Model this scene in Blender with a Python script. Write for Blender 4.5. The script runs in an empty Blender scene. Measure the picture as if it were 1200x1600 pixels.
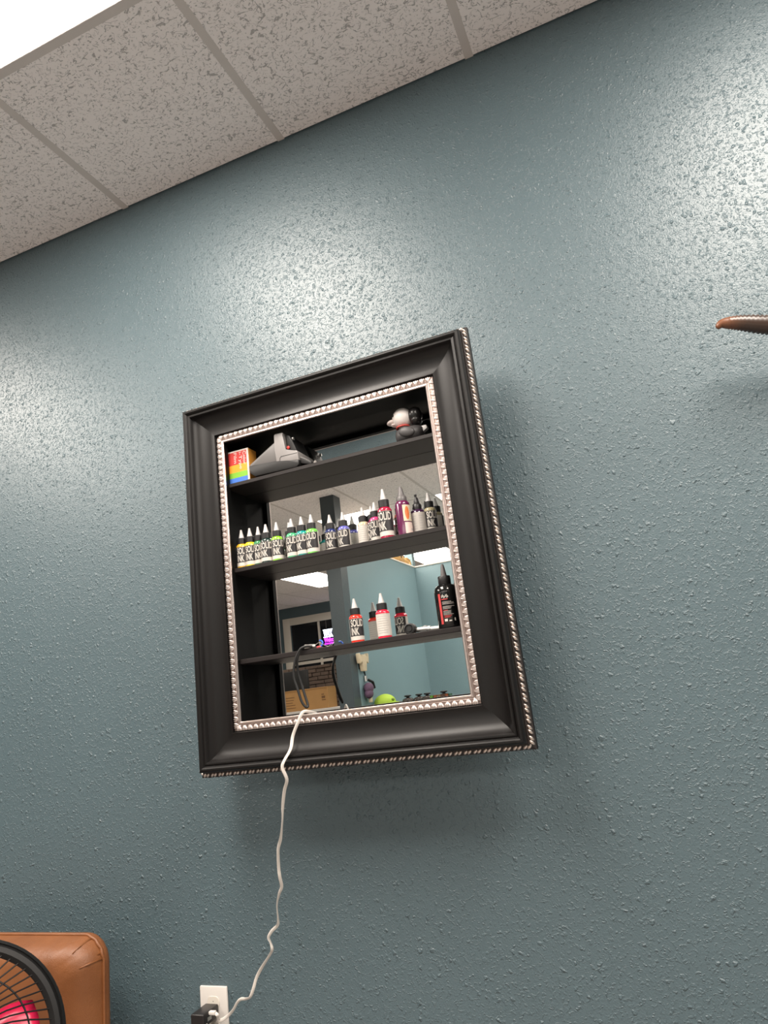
import bpy, bmesh, math, random
from mathutils import Vector, Matrix
random.seed(7)
S = bpy.context.scene
COL = S.collection
PI = math.pi
ZC = 1.05            # eye height above the floor; things below are laid out relative to it

# ------------------------------------------------------------------ camera
cam_d = bpy.data.cameras.new('camera')
cam = bpy.data.objects.new('camera', cam_d); COL.objects.link(cam)
cam_d.sensor_fit = 'VERTICAL'; cam_d.sensor_height = 36.0
cam_d.lens = 36.0 * 1074.3 / 1600.0
cam_d.clip_start = 0.02; cam_d.clip_end = 60
yaw, pitch, roll = -0.3509, 0.2572, -0.1228
fw = Vector((math.sin(yaw)*math.cos(pitch), math.cos(yaw)*math.cos(pitch), math.sin(pitch)))
r0 = Vector((math.cos(yaw), -math.sin(yaw), 0)); u0 = r0.cross(fw)
rt = r0*math.cos(roll) + u0*math.sin(roll); up = -r0*math.sin(roll) + u0*math.cos(roll)
cam.matrix_world = Matrix(((rt.x, up.x, -fw.x, 0), (rt.y, up.y, -fw.y, -1.6061), (rt.z, up.z, -fw.z, ZC), (0, 0, 0, 1)))
S.camera = cam

# ------------------------------------------------------------------ world, lamps, exposure
W = bpy.data.worlds.new('night'); S.world = W; W.use_nodes = True
W.node_tree.nodes['Background'].inputs[0].default_value = (0.01, 0.011, 0.014, 1)
W.node_tree.nodes['Background'].inputs[1].default_value = 1.0
S.view_settings.view_transform = 'Standard'; S.view_settings.look = 'None'
S.view_settings.gamma = 1.0; S.view_settings.use_curve_mapping = False
S.view_settings.exposure = 0.0
LAMP = 34.0                      # strength of each ceiling panel's diffuser
LAMP_BACK = 13.5                 # panels beyond the header, weakened to cut fill on the back wall
LAMP_COL = (1.0, 0.915, 0.825)

# ------------------------------------------------------------------ materials
MATS = {}
def nodes(name):
    m = bpy.data.materials.new(name); m.use_nodes = True
    nt = m.node_tree; return m, nt, nt.nodes['Principled BSDF']
def N(nt, t, **kw):
    n = nt.nodes.new(t)
    for k, v in kw.items(): setattr(n, k, v)
    return n
def mat(name, col, rough=0.5, metal=0.0, var=0.06, scale=40.0, bump=0.0, bscale=200.0, spec=0.5, coat=0.0, emit=0.0, ecol=None):
    if name in MATS: return MATS[name]
    m, nt, b = nodes(name)
    b.inputs['Roughness'].default_value = rough; b.inputs['Metallic'].default_value = metal
    b.inputs['Specular IOR Level'].default_value = spec; b.inputs['Coat Weight'].default_value = coat
    tc = N(nt, 'ShaderNodeTexCoord'); nz = N(nt, 'ShaderNodeTexNoise'); nz.inputs['Scale'].default_value = scale
    nz.inputs['Detail'].default_value = 3
    nt.links.new(tc.outputs['Object'], nz.inputs['Vector'])
    mx = N(nt, 'ShaderNodeMix', data_type='RGBA')
    mx.inputs[6].default_value = tuple(max(0, c*(1-var)) for c in col) + (1,)
    mx.inputs[7].default_value = tuple(min(1, c*(1+var)) for c in col) + (1,)
    nt.links.new(nz.outputs[0], mx.inputs[0]); nt.links.new(mx.outputs[2], b.inputs['Base Color'])
    if bump:
        n2 = N(nt, 'ShaderNodeTexNoise'); n2.inputs['Scale'].default_value = bscale; n2.inputs['Detail'].default_value = 4
        nt.links.new(tc.outputs['Object'], n2.inputs['Vector'])
        bp = N(nt, 'ShaderNodeBump'); bp.inputs['Strength'].default_value = bump; bp.inputs['Distance'].default_value = 0.002
        nt.links.new(n2.outputs[0], bp.inputs['Height']); nt.links.new(bp.outputs[0], b.inputs['Normal'])
    if emit:
        b.inputs['Emission Color'].default_value = (ecol or col) + (1,); b.inputs['Emission Strength'].default_value = emit
    MATS[name] = m; return m

def math_node(nt, op, a, b=None, c=None, clamp=False):
    n = N(nt, 'ShaderNodeMath', operation=op); n.use_clamp = clamp
    for i, v in enumerate((a, b, c)):
        if v is None: continue
        if isinstance(v, (int, float)): n.inputs[i].default_value = v
        else: nt.links.new(v, n.inputs[i])
    return n.outputs[0]
def smooth(nt, v, lo, hi):
    n = N(nt, 'ShaderNodeMapRange', interpolation_type='SMOOTHSTEP'); n.clamp = True
    nt.links.new(v, n.inputs[0]); n.inputs[1].default_value = lo; n.inputs[2].default_value = hi
    return n.outputs[0]

def paint_wall(name, col, strength=1.0):
    """satin blue paint over a sprayed orange-peel texture"""
    m, nt, b = nodes(name)
    tc = N(nt, 'ShaderNodeTexCoord'); P = tc.outputs['Object']
    wob = N(nt, 'ShaderNodeTexNoise'); wob.inputs['Scale'].default_value = 95; wob.inputs['Detail'].default_value = 2
    nt.links.new(P, wob.inputs['Vector'])
    sub = N(nt, 'ShaderNodeVectorMath', operation='SUBTRACT'); nt.links.new(wob.outputs['Color'], sub.inputs[0]); sub.inputs[1].default_value = (.5, .5, .5)
    sc = N(nt, 'ShaderNodeVectorMath', operation='SCALE'); nt.links.new(sub.outputs[0], sc.inputs[0]); sc.inputs['Scale'].default_value = 0.015
    ad = N(nt, 'ShaderNodeVectorMath', operation='ADD'); nt.links.new(P, ad.inputs[0]); nt.links.new(sc.outputs[0], ad.inputs[1])
    def blobs(scale, keep, r):
        v = N(nt, 'ShaderNodeTexVoronoi', feature='F1'); v.inputs['Scale'].default_value = scale; v.inputs['Randomness'].default_value = 1
        nt.links.new(ad.outputs[0], v.inputs['Vector'])
        sp = N(nt, 'ShaderNodeSeparateColor'); nt.links.new(v.outputs['Color'], sp.inputs[0])
        on = math_node(nt, 'GREATER_THAN', sp.outputs[0], keep)
        rad = math_node(nt, 'MULTIPLY_ADD', sp.outputs[1], r*0.75, r*0.35)
        q = math_node(nt, 'DIVIDE', v.outputs['Distance'], rad)
        h = math_node(nt, 'SUBTRACT', 1.0, q, clamp=True)
        h = smooth(nt, h, 0.0, 0.75)
        h = math_node(nt, 'MULTIPLY', h, on)
        return math_node(nt, 'MULTIPLY', h, math_node(nt, 'MULTIPLY_ADD', sp.outputs[2], 0.7, 0.45))
    h1 = blobs(70, 0.34, 0.38); h2 = blobs(135, 0.30, 0.45)
    rid = N(nt, 'ShaderNodeTexNoise'); rid.inputs['Scale'].default_value = 120; rid.inputs['Detail'].default_value = 2; rid.inputs['Distortion'].default_value = .8
    nt.links.new(P, rid.inputs['Vector'])
    h3 = smooth(nt, rid.outputs[0], .54, .66)
    fine = N(nt, 'ShaderNodeTexNoise'); fine.inputs['Scale'].default_value = 260; fine.inputs['Detail'].default_value = 2
    nt.links.new(P, fine.inputs['Vector'])
    big = N(nt, 'ShaderNodeTexNoise'); big.inputs['Scale'].default_value = 55; big.inputs['Detail'].default_value = 1
    nt.links.new(P, big.inputs['Vector'])
    tot = math_node(nt, 'ADD', h1, math_node(nt, 'MULTIPLY', h2, 0.55))
    tot = math_node(nt, 'ADD', tot, math_node(nt, 'MULTIPLY', fine.outputs[0], 0.40))
    tot = math_node(nt, 'ADD', tot, math_node(nt, 'MULTIPLY', h3, 0.33))
    tot = math_node(nt, 'ADD', tot, math_node(nt, 'MULTIPLY', big.outputs[0], 0.35))
    bp = N(nt, 'ShaderNodeBump'); bp.inputs['Strength'].default_value = 0.75*strength; bp.inputs['Distance'].default_value = 0.0026
    nt.links.new(tot, bp.inputs['Height']); nt.links.new(bp.outputs[0], b.inputs['Normal'])
    blot = N(nt, 'ShaderNodeTexNoise'); blot.inputs['Scale'].default_value = 3; blot.inputs['Detail'].default_value = 4
    nt.links.new(P, blot.inputs['Vector'])
    mx = N(nt, 'ShaderNodeMix', data_type='RGBA')
    mx.inputs[6].default_value = tuple(c*.94 for c in col)+(1,); mx.inputs[7].default_value = tuple(c*1.06 for c in col)+(1,)
    nt.links.new(blot.outputs[0], mx.inputs[0]); nt.links.new(mx.outputs[2], b.inputs['Base Color'])
    b.inputs['Roughness'].default_value = 0.41; b.inputs['Specular IOR Level'].default_value = 0.75
    MATS[name] = m; return m

def fissured_tile(name, col):
    """mineral-fibre ceiling tile with short worm-track fissures and pin holes"""
    m, nt, b = nodes(name)
    g = N(nt, 'ShaderNodeNewGeometry'); P = g.outputs['Position']
    def fis(scale, sx, w, mscale, mlo, off):
        mp = N(nt, 'ShaderNodeMapping'); mp.inputs['Scale'].default_value = (sx, 1, 1); mp.inputs['Location'].default_value = off
        nt.links.new(P, mp.inputs['Vector'])
        n = N(nt, 'ShaderNodeTexNoise'); n.inputs['Scale'].default_value = scale; n.inputs['Detail'].default_value = 1.5; n.inputs['Distortion'].default_value = 0.6
        nt.links.new(mp.outputs[0], n.inputs['Vector'])
        d = math_node(nt, 'ABSOLUTE', math_node(nt, 'SUBTRACT', n.outputs[0], 0.5))
        line = math_node(nt, 'SUBTRACT', 1.0, smooth(nt, d, w*.4, w))
        k = N(nt, 'ShaderNodeTexNoise'); k.inputs['Scale'].default_value = mscale; k.inputs['Detail'].default_value = 0
        mp2 = N(nt, 'ShaderNodeMapping'); mp2.inputs['Location'].default_value = (off[1]+3, off[0], 1); nt.links.new(P, mp2.inputs['Vector'])
        nt.links.new(mp2.outputs[0], k.inputs['Vector'])
        return math_node(nt, 'MULTIPLY', line, smooth(nt, k.outputs[0], mlo, mlo+.06))
    a = fis(40, 0.6, 0.022, 75, 0.50, (0, 0, 0)); c = fis(55, 0.75, 0.022, 95, 0.51, (5.3, 2.1, 0))
    d3 = fis(105, 0.8, 0.035, 150, 0.54, (1.7, 9.4, 0))
    f = math_node(nt, 'MAXIMUM', math_node(nt, 'MAXIMUM', a, c), math_node(nt, 'MULTIPLY', d3, .7))
    rg = N(nt, 'ShaderNodeTexNoise'); rg.inputs['Scale'].default_value = 420; rg.inputs['Detail'].default_value = 3; nt.links.new(P, rg.inputs['Vector'])
    mx = N(nt, 'ShaderNodeMix', data_type='RGBA'); nt.links.new(f, mx.inputs[0])
    mx.inputs[6].default_value = col+(1,); mx.inputs[7].default_value = tuple(c_*.52 for c_ in col)+(1,)
    nt.links.new(mx.outputs[2], b.inputs['Base Color'])
    h = math_node(nt, 'SUBTRACT', math_node(nt, 'MULTIPLY', rg.outputs[0], .25), f)
    bp = N(nt, 'ShaderNodeBump'); bp.inputs['Strength'].default_value = .5; bp.inputs['Distance'].default_value = .0025
    nt.links.new(h, bp.inputs['Height']); nt.links.new(bp.outputs[0], b.inputs['Normal'])
    b.inputs['Roughness'].default_value = .9; b.inputs['Specular IOR Level'].default_value = .2
    MATS[name] = m; return m

WALL = (0.080, 0.122, 0.140)
M_wall = paint_wall('satin_blue_paint', WALL)
M_divider = paint_wall('baked_light_divider_blue', (0.185, 0.285, 0.315), .5)  # wall blue lightened in the colour, standing in for stronger booth light
M_post = paint_wall('baked_shade_post_paint', (0.045, 0.062, 0.070), .5)  # shade on the post put into a darker wall colour
M_tile = fissured_tile('fissured_ceiling_tile', (0.95, 0.89, 0.88))
M_tbar = mat('ceiling_grid_paint', (0.64, 0.585, 0.56), .55, var=.03)
M_black = mat('black_satin_lacquer', (0.0050, 0.0040, 0.0038), .42, var=.25, scale=14, bump=.05, bscale=90, spec=.34)
M_shelf = mat('black_brown_shelf_paint', (0.013, 0.0095, 0.009), .45, var=.2, scale=20, spec=.35)
M_box = mat('matt_black_interior', (0.0025, 0.0024, 0.0024), .6, var=.2, spec=.15)
M_silver = mat('antique_silver_leaf', (0.66, 0.56, 0.525), .30, .92, var=.12, scale=160, bump=.25, bscale=500)
M_bed = mat('tarnished_bed', (0.020, 0.013, 0.011), .55, 0, var=.3)
M_rope = mat('rubbed_silver_rope', (0.80, 0.69, 0.62), .33, .9, var=.2, scale=150)
M_white = mat('white_plastic', (0.66, 0.62, 0.58), .4, var=.03)
M_cream = mat('cream_trim_paint', (0.74, 0.68, 0.60), .45, var=.03)
M_cap = mat('black_bottle_cap', (0.014, 0.013, 0.014), .42, var=.2, scale=200)
M_tip = mat('frosted_nozzle', (0.50, 0.48, 0.47), .38, var=.03, scale=100)
M_tipgrey = mat('grey_nozzle', (0.11, 0.10, 0.10), .45, var=.05)
M_lblack = mat('label_black', (0.022, 0.020, 0.022), .45, var=.1)
M_lwhite = mat('label_white', (0.60, 0.56, 0.51), .5, var=.03)
M_lgrey = mat('label_grey_print', (0.42, 0.40, 0.38), .5, var=.05)
M_rubber = mat('black_rubber', (0.012, 0.012, 0.012), .5, var=.1)
M_steel = mat('polished_steel', (0.62, 0.60, 0.57), .38, 1.0, var=.05)
M_glassdark = mat('night_window_glass', (0.012, 0.012, 0.014), .06, var=.05)
M_floor = mat('grey_vinyl_floor', (0.21, 0.19, 0.18), .45, var=.08, scale=6)

def m_mirror():
    m, nt, b = nodes('mirror_glass')
    b.inputs['Metallic'].default_value = 1; b.inputs['Roughness'].default_value = 0.0
    tc = N(nt, 'ShaderNodeTexCoord'); nz = N(nt, 'ShaderNodeTexNoise'); nz.inputs['Scale'].default_value = 2
    nt.links.new(tc.outputs['Object'], nz.inputs['Vector'])
    mx = N(nt, 'ShaderNodeMix', data_type='RGBA'); mx.inputs[6].default_value = (.88, .90, .89, 1); mx.inputs[7].default_value = (.90, .91, .90, 1)
    nt.links.new(nz.outputs[0], mx.inputs[0]); nt.links.new(mx.outputs[2], b.inputs['Base Color'])
    return m
M_mirror = m_mirror()

# ------------------------------------------------------------------ mesh helpers
class MB:
    def __init__(s): s.b = bmesh.new(); s.mi = 0
    def _mark(s, fs):
        for f in fs: f.material_index = s.mi
        return fs
    def face(s, pts):
        return s._mark([s.b.faces.new([s.b.verts.new(p) for p in pts])])
    def box(s, x0, x1, y0, y1, z0, z1, bev=0, seg=2, M=None):
        vs = [s.b.verts.new((x, y, z)) for x in (x0, x1) for y in (y0, y1) for z in (z0, z1)]
        if M is not None:
            for v in vs: v.co = M @ v.co
        idx = [(0, 1, 3, 2), (4, 6, 7, 5), (0, 4, 5, 1), (2, 3, 7, 6), (0, 2, 6, 4), (1, 5, 7, 3)]
        fs = [s.b.faces.new([vs[i] for i in q]) for q in idx]; s._mark(fs)
        if bev:
            es = list({e for f in fs for e in f.edges})
            r = bmesh.ops.bevel(s.b, geom=es, offset=bev, segments=seg, affect='EDGES', profile=.5)
            s._mark(r['faces'])
        return s
    def lathe(s, prof, n=24, M=None, close=False):
        rings = []
        for (r, z) in prof:
            if r < 1e-6: rings.append([s.b.verts.new((0, 0, z))])
            else: rings.append([s.b.verts.new((r*math.cos(2*PI*k/n), r*math.sin(2*PI*k/n), z)) for k in range(n)])
        vs = [v for r in rings for v in r]
        for a, c in zip(rings, rings[1:]):
            for k in range(n):
                p = [a[k % len(a)], a[(k+1) % len(a)], c[(k+1) % len(c)], c[k % len(c)]]
                q = []
                for v in p:
                    if v not in q: q.append(v)
                if len(q) > 2: s._mark([s.b.faces.new(q)])
        if M is not None:
            for v in vs: v.co = M @ v.co
        return s
    def tube(s, pts, r, n=8, caps=True, close=False, rx=None):
        pts = [Vector(p) for p in pts]; L = len(pts)
        rad = r if callable(r) else (lambda t: r)
        rings = []; pn = None
        for i, p in enumerate(pts):
            if close: t = pts[(i+1) % L]-pts[i-1]
            else: t = pts[min(i+1, L-1)]-pts[max(i-1, 0)]
            t.normalize()
            if pn is None:
                pn = t.orthogonal().normalized()
            else:
                pn = (pn - t*pn.dot(t)).normalized()
            bn = t.cross(pn); q = rad(i/max(1, L-1))
            rings.append([s.b.verts.new(p + (pn*math.cos(2*PI*k/n)+bn*math.sin(2*PI*k/n))*q) for k in range(n)])
        m = L if close else L-1
        for i in range(m):
            a, c = rings[i], rings[(i+1) % L]
            for k in range(n): s._mark([s.b.faces.new([a[k], a[(k+1) % n], c[(k+1) % n], c[k]])])
        if caps and not close:
            s._mark([s.b.faces.new(rings[0][::-1]), s.b.faces.new(rings[-1])])
        return s
    def prism(s, poly, d0, d1, f, bev=0):
        """poly of (u,v) extruded between d0 and d1; f(u,v,d) gives the point"""
        a = [s.b.verts.new(f(u, v, d0)) for u, v in poly]; c = [s.b.verts.new(f(u, v, d1)) for u, v in poly]
        n = len(poly); fs = [s.b.faces.new(a[::-1]), s.b.faces.new(c)]
        for k in range(n): fs.append(s.b.faces.new([a[k], a[(k+1) % n], c[(k+1) % n], c[k]]))
        s._mark(fs)
        if bev:
            es = list({e for q in fs for e in q.edges})
            r = bmesh.ops.bevel(s.b, geom=es, offset=bev, segments=2, affect='EDGES', profile=.5); s._mark(r['faces'])
        return s
    def patch(s, r, a0, a1, z0, z1, n=12, f=None, sub=1):
        """strip of a cylinder; angle 0 looks to -Y"""
        g = []
        for k in range(n+1):
            a = a0+(a1-a0)*k/n
            g.append([s.b.verts.new((r*math.sin(a), -r*math.cos(a), z0+(z1-z0)*j/sub)) for j in range(sub+1)])
        for k in range(n):
            for j in range(sub): s._mark([s.b.faces.new([g[k][j], g[k+1][j], g[k+1][j+1], g[k][j+1]])])
        return s
    def ball(s, c, rad, u=12, v=8, M=None):
        rx, ry, rz = rad if isinstance(rad, tuple) else (rad,)*3
        T = Matrix.Translation(c) @ (M if M is not None else Matrix.Identity(4)) @ Matrix.Diagonal((rx, ry, rz, 1))
        return s.lathe([(math.sin(PI*k/v), -math.cos(PI*k/v)) for k in range(v+1)], u, T)
    def build(s, name, m, parent=None, loc=None, smooth=40, rotz=0, sub=0):
        bmesh.ops.recalc_face_normals(s.b, faces=s.b.faces[:])
        me = bpy.data.meshes.new(name); s.b.to_mesh(me); s.b.free()
        for x in (m if isinstance(m, (list, tuple)) else [m]): me.materials.append(x)
        if smooth:
            for p in me.polygons: p.use_smooth = True
            if smooth < 180: me.set_sharp_from_angle(angle=math.radians(smooth))
        return link(name, me, parent, loc, rotz, sub)
def link(name, me, parent=None, loc=None, rotz=0, sub=0):
    o = bpy.data.objects.new(name, me); COL.objects.link(o)
    if parent is not None: o.parent = parent
    if loc is not None: o.location = loc
    if rotz: o.rotation_euler = (0, 0, rotz)
    if sub:
        md = o.modifiers.new('sub', 'SUBSURF'); md.levels = sub; md.render_levels = sub
    return o
def thing(name, label, cat, loc=(0, 0, 0), rotz=0, group=None):
    o = bpy.data.objects.new(name, None); COL.objects.link(o); o.empty_display_size = .05
    o.location = loc; o.rotation_euler = (0, 0, rotz); return tag(o, label, cat, group)
def tag(o, label, cat, group=None):
    o['label'] = label; o['category'] = cat
    if group: o['group'] = group
    return o
def struct(o): o['kind'] = 'structure'; return o
def sempty(name):
    o = bpy.data.objects.new(name, None); COL.objects.link(o); return struct(o)
def text_mesh(body, w, h, bold=0.0):
    cu = bpy.data.curves.new('t', 'FONT'); cu.body = body; cu.size = 1; cu.offset = bold; cu.resolution_u = 3
    ob = bpy.data.objects.new('t', cu); COL.objects.link(ob)
    dg = bpy.context.evaluated_depsgraph_get()
    me = bpy.data.meshes.new_from_object(ob.evaluated_get(dg))
    bpy.data.objects.remove(ob); bpy.data.curves.remove(cu)
    xs = [v.co.x for v in me.vertices]; ys = [v.co.y for v in me.vertices]
    x0, x1, y0, y1 = min(xs), max(xs), min(ys), max(ys)
    for v in me.vertices: v.co = ((v.co.x-x0)/(x1-x0)*w, (v.co.y-y0)/(y1-y0)*h, 0)
    me.materials.clear()
    return me
def join_text(items, fn, m, name='lettering'):
    """items: (body, w, h, x, y, bold); fn maps the flat (x,y) to a 3-D point"""
    out = bpy.data.meshes.new(name); vs = []; fs = []
    for body, w, h, x, y, bold in items:
        t = text_mesh(body, w, h, bold); k = len(vs)
        vs += [fn(v.co.x+x, v.co.y+y) for v in t.vertices]
        fs += [[i+k for i in p.vertices] for p in t.polygons]
        bpy.data.meshes.remove(t)
    out.from_pydata(vs, [], fs); out.materials.append(m); return out

# ------------------------------------------------------------------ room shell
H = 1.699; FL = -ZC; XL, XR, YF = -7.2, 3.6, -9.45
struct(MB().box(XL-.1, XR+.1, 0, .12, FL, H+.15).build('wall_back', M_wall, smooth=0))
struct(MB().box(XL-.1, XL, YF, 0, FL, H+.15).build('wall_left', M_wall, smooth=0))
struct(MB().box(XR, XR+.1, YF, 0, FL, H+.15).build('wall_right', M_wall, smooth=0))
struct(MB().box(XL-.1, XR+.1, -2.45, .1, FL-.06, FL).build('floor', M_floor, smooth=0))
struct(MB().box(XL-.1, XR+.1, YF-.1, -2.45, FL-.06, FL).build('floor_front', mat('pale_bounce_floor', (0.66, 0.61, 0.55), .5, var=.06, scale=5), smooth=0))  # unseen rear floor made pale to bounce light onto the ceiling
# street wall with a window opening
wx0, wx1, wz0, wz1 = -6.08, -3.2, 0.10, 1.38
fb = MB()
fb.box(XL-.1, wx0, YF-.12, YF, FL, H+.15); fb.box(wx1, XR+.1, YF-.12, YF, FL, H+.15)
fb.box(wx0, wx1, YF-.12, YF, wz1, H+.15); fb.box(wx0, wx1, YF-.12, YF, FL, wz0)
struct(fb.build('wall_front', M_wall, smooth=0))
win = sempty('window_1'); 
wf = MB()
for a in ((wx0-.14, wx0, wz0-.14, wz1+.13), (wx1, wx1+.14, wz0-.14, wz1+.13), (wx0, wx1, wz1, wz1+.13), (wx0, wx1, wz0-.14, wz0)):
    wf.box(a[0], a[1], YF, YF+.025, a[2], a[3], .004)
wf.build('window_casing', M_cream, win)
for a, b in ((-5.55, -5.51), (-4.6, -4.56)): MB().box(a, b, YF-.07, YF-.02, wz0, wz1).build('mullion', M_cream, win, smooth=0)
MB().box(wx0, wx1, YF-.06, YF-.015, .67, .72).build('transom', M_cream, win, smooth=0)
for a, b in ((wx0, -5.55), (-5.51, -4.6), (-4.56, wx1)):
    for c, d in ((wz0, .67), (.72, wz1)):
        MB().box(a, b, YF-.05, YF-.04, c, d).build('pane', M_glassdark, win, smooth=0)
# divider walls and header seen in the mirror
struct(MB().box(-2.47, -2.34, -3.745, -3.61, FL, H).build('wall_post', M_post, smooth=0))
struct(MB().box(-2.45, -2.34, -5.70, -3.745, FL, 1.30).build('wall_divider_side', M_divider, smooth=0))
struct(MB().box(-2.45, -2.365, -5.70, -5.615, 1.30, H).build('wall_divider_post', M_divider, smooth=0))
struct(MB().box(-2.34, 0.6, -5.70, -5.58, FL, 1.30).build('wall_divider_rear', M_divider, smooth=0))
dcap = MB(); dcap.box(-2.455, 0.605, -5.71, -5.57, 1.30, 1.315, .003); dcap.box(-2.455, -2.332, -5.57, -3.75, 1.30, 1.315, .003)
struct(dcap.build('trim_1', M_cream, smooth=30))
struct(MB().box(XL, XR, -2.52, -2.37, 1.45, H+.02).build('wall_header', M_wall, smooth=0))

# suspended ceiling: deck above, lay-in tiles, exposed grid, panels
ceil_o = struct(MB().box(XL-.1, XR+.1, YF-.1, .1, H+.12, H+.2).build('ceiling', M_tile, smooth=0))
lamp_lab = {}
def emis(name, col, st):
    m, nt, b = nodes(name); out = nt.nodes['Material Output']
    e = N(nt, 'ShaderNodeEmission'); e.inputs[1].default_value = st
    tc = N(nt, 'ShaderNodeTexCoord'); nz = N(nt, 'ShaderNodeTexNoise'); nz.inputs['Scale'].default_value = 3
    nt.links.new(tc.outputs['Object'], nz.inputs['Vector'])
    mx = N(nt, 'ShaderNodeMix', data_type='RGBA'); mx.inputs[6].default_value = tuple(c*.97 for c in col)+(1,); mx.inputs[7].default_value = col+(1,)
    nt.links.new(nz.outputs[0], mx.inputs[0]); nt.links.new(mx.outputs[2], e.inputs[0]); nt.links.new(e.outputs[0], out.inputs[0])
    return m
M_diff = emis('lit_diffuser', LAMP_COL, LAMP); M_diff2 = emis('lit_diffuser_dim', LAMP_COL, LAMP_BACK)
tile_cache = {}
def tile(x0, x1, y0, y1):
    w, d = round(x1-x0, 4), round(y1-y0, 4)
    if (w, d) not in tile_cache:
        mb = MB(); mb.box(-w/2, w/2, -d/2, d/2, 0, .016, .002, 1)
        o = mb.build('ceiling_tile', M_tile, ceil_o, smooth=30); tile_cache[(w, d)] = o.data
    else: o = link('ceiling_tile', tile_cache[(w, d)], ceil_o)
    o.location = ((x0+x1)/2, (y0+y1)/2, H+.0007)
def light(x0, y1, label):          # y1 = edge nearer the back wall
    t = thing('ceiling_light', label, 'light', (x0+.305, y1-.61, H))
    fr = MB()
    for a in ((-.297, .297, .5965, .6015), (-.297, .297, -.6015, -.5965), (-.297, -.292, -.5965, .5965), (.292, .297, -.5965, .5965)):
        fr.box(a[0], a[1], a[2], a[3], .001, .02, .001, 1)
    fr.build('light_frame', M_white, t, smooth=30)
    MB().box(-.293, .293, -.598, .598, .03, .06).build('housing', M_white, t, smooth=0)
    d = MB(); d.face([(-.292, -.5965, .006), (-.292, .5965, .006), (.292, .5965, .006), (.292, -.5965, .006)])
    d.build('diffuser', M_diff if y1 > -2.4 else M_diff2, t, smooth=0)
def zone(xs, ys, lights):
    ys = sorted(ys, reverse=True)
    for i in range(len(xs)-1):
        for j in range(len(ys)-1):
            k = (i, j)
            hit = [l for l in lights if abs(xs[i]-l[0]) < .05 and abs(ys[j]-l[1]) < .05]
            if hit: light(xs[i], ys[j], hit[0][2]); continue
            if (j == 0 or j == len(ys)-2) and ys[j]-ys[j+1] < .05: continue
            tile(xs[i]+.003, xs[i+1]-.003, ys[j+1]+.003, ys[j]-.003)
    for x in xs[1:-1]:
        MB().box(x-.012, x+.012, ys[-1], ys[0]-.001, H, H+.0006).build('grid_bar', M_tbar, ceil_o, smooth=0)
    for y in ys[1:-1]:
        MB().box(xs[0], xs[-1], y-.012, y+.012, H+.0002, H+.0006).build('grid_bar', M_tbar, ceil_o, smooth=0)
g1 = [-1.385+.61*k for k in range(-9, 9)]; g1 = [XL]+[x for x in g1 if XL+.1 < x < XR-.1]+[XR]
zone(g1, [0, -.553, -1.773, -2.37], [(-1.385, -.553, 'bright ceiling panel at the upper left corner of the picture'),
     (.445, -.553, 'ceiling panel beyond the right edge, its glare whitening the upper right wall'),
     (-3.215, -.553, 'ceiling panel beyond the left edge, its glare on the left part of the wall'),
     (2.275, -.553, 'unseen ceiling panel added at far right to brighten the blue wall')])  # extra panel out of view, added to lift the right part of the wall
g2 = [-2.87+.61*k for k in range(-7, 11)]; g2 = [XL]+[x for x in g2 if XL+.1 < x < XR-.1]+[XR]
zone(g2, [-2.52, -3.08, -4.30, -5.52, -6.74, -7.96, -9.18, YF], [
     (-2.87, -4.30, 'ceiling panel mirrored behind the dark post among the upper bottles'),
     (-1.65, -4.30, 'ceiling panel mirrored at the right end of the upper bottle shelf'),
     (-2.87, -6.74, 'ceiling panel mirrored above the large black bottle'),
     (-4.70, -6.74, 'ceiling panel mirrored above the street window'),
     (-.43, -4.30, 'unseen ceiling panel added over the booth middle to brighten its divider'),  # added out of view to light the side divider
     (.79, -4.30, 'unseen ceiling panel added over the booth far end to brighten its divider'),  # second panel added out of view for the divider's brightness
     (-5.31, -4.30, 'unseen ceiling panel added over the reception side for ambient light')])  # unseen panel put in as ambient fill

# ------------------------------------------------------------------ display cabinet (deep picture frame on a mirrored box)
CX, CZ, OW, OH, IW, IH = -.6828, .3373, .7871, .9336, .5738, .7201
FRONT, LIP, MIR = .163, .131, .021
cab = thing('display_cabinet', 'deep black picture-frame cabinet with silver trim, mirror back and three shelves', 'cabinet', (CX, 0, CZ-OH/2))
zc = OH/2                                     # local height of the centre
HX, HZ = OW/2, OH/2
# profile: (inset from the outer edge, distance from the wall)
prof = [(-.001, .138), (0, .156), (.002, .1605), (.005, .163), (.009, .163), (.012, .1605), (.0135, .157), (.0150, .1562), (.0158, .158),
        (.0185, .1595), (.0215, .1592), (.0230, .157), (.0245, .152), (.029, .1455), (.036, .1400), (.046, .1362), (.057, .1340), (.067, .1332),
        (.075, .1340), (.0805, .1358), (.0825, .1362), (.0835, .1345), (.0838, .1270), (.0866, .1265), (.0866, .112), (.02, .112)]
def rails(profile, name, m, parent, base=0.0, smooth_a=30):
    out = []
    for side in range(4):
        mb = MB(); A = []; B = []
        for (u, d) in profile:
            hx, hz = HX-u+base, HZ-u+base
            c = [(-hx, hz), (hx, hz), (hx, -hz), (-hx, -hz)]
            A.append(mb.b.verts.new((c[side][0], -d, c[side][1]+zc))); q = c[(side+1) % 4]; B.append(mb.b.verts.new((q[0], -d, q[1]+zc)))
        n = len(profile)
        for k in range(n): mb.b.faces.new([A[k], A[(k+1) % n], B[(k+1) % n], B[k]])
        mb.b.faces.new(A[::-1]); mb.b.faces.new(B)
        out.append(mb.build(name, m, parent, smooth=smooth_a))
    return out
rails(prof, 'frame_rail', M_black, cab)
# rear flange that carries the rope moulding
rails([(.004, .142), (-.0005, .141), (-.0140, .1270), (-.0148, .1240), (-.0148, .1145), (.03, .1145), (.03, .142)], 'flange_rail', M_black, cab)
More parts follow.
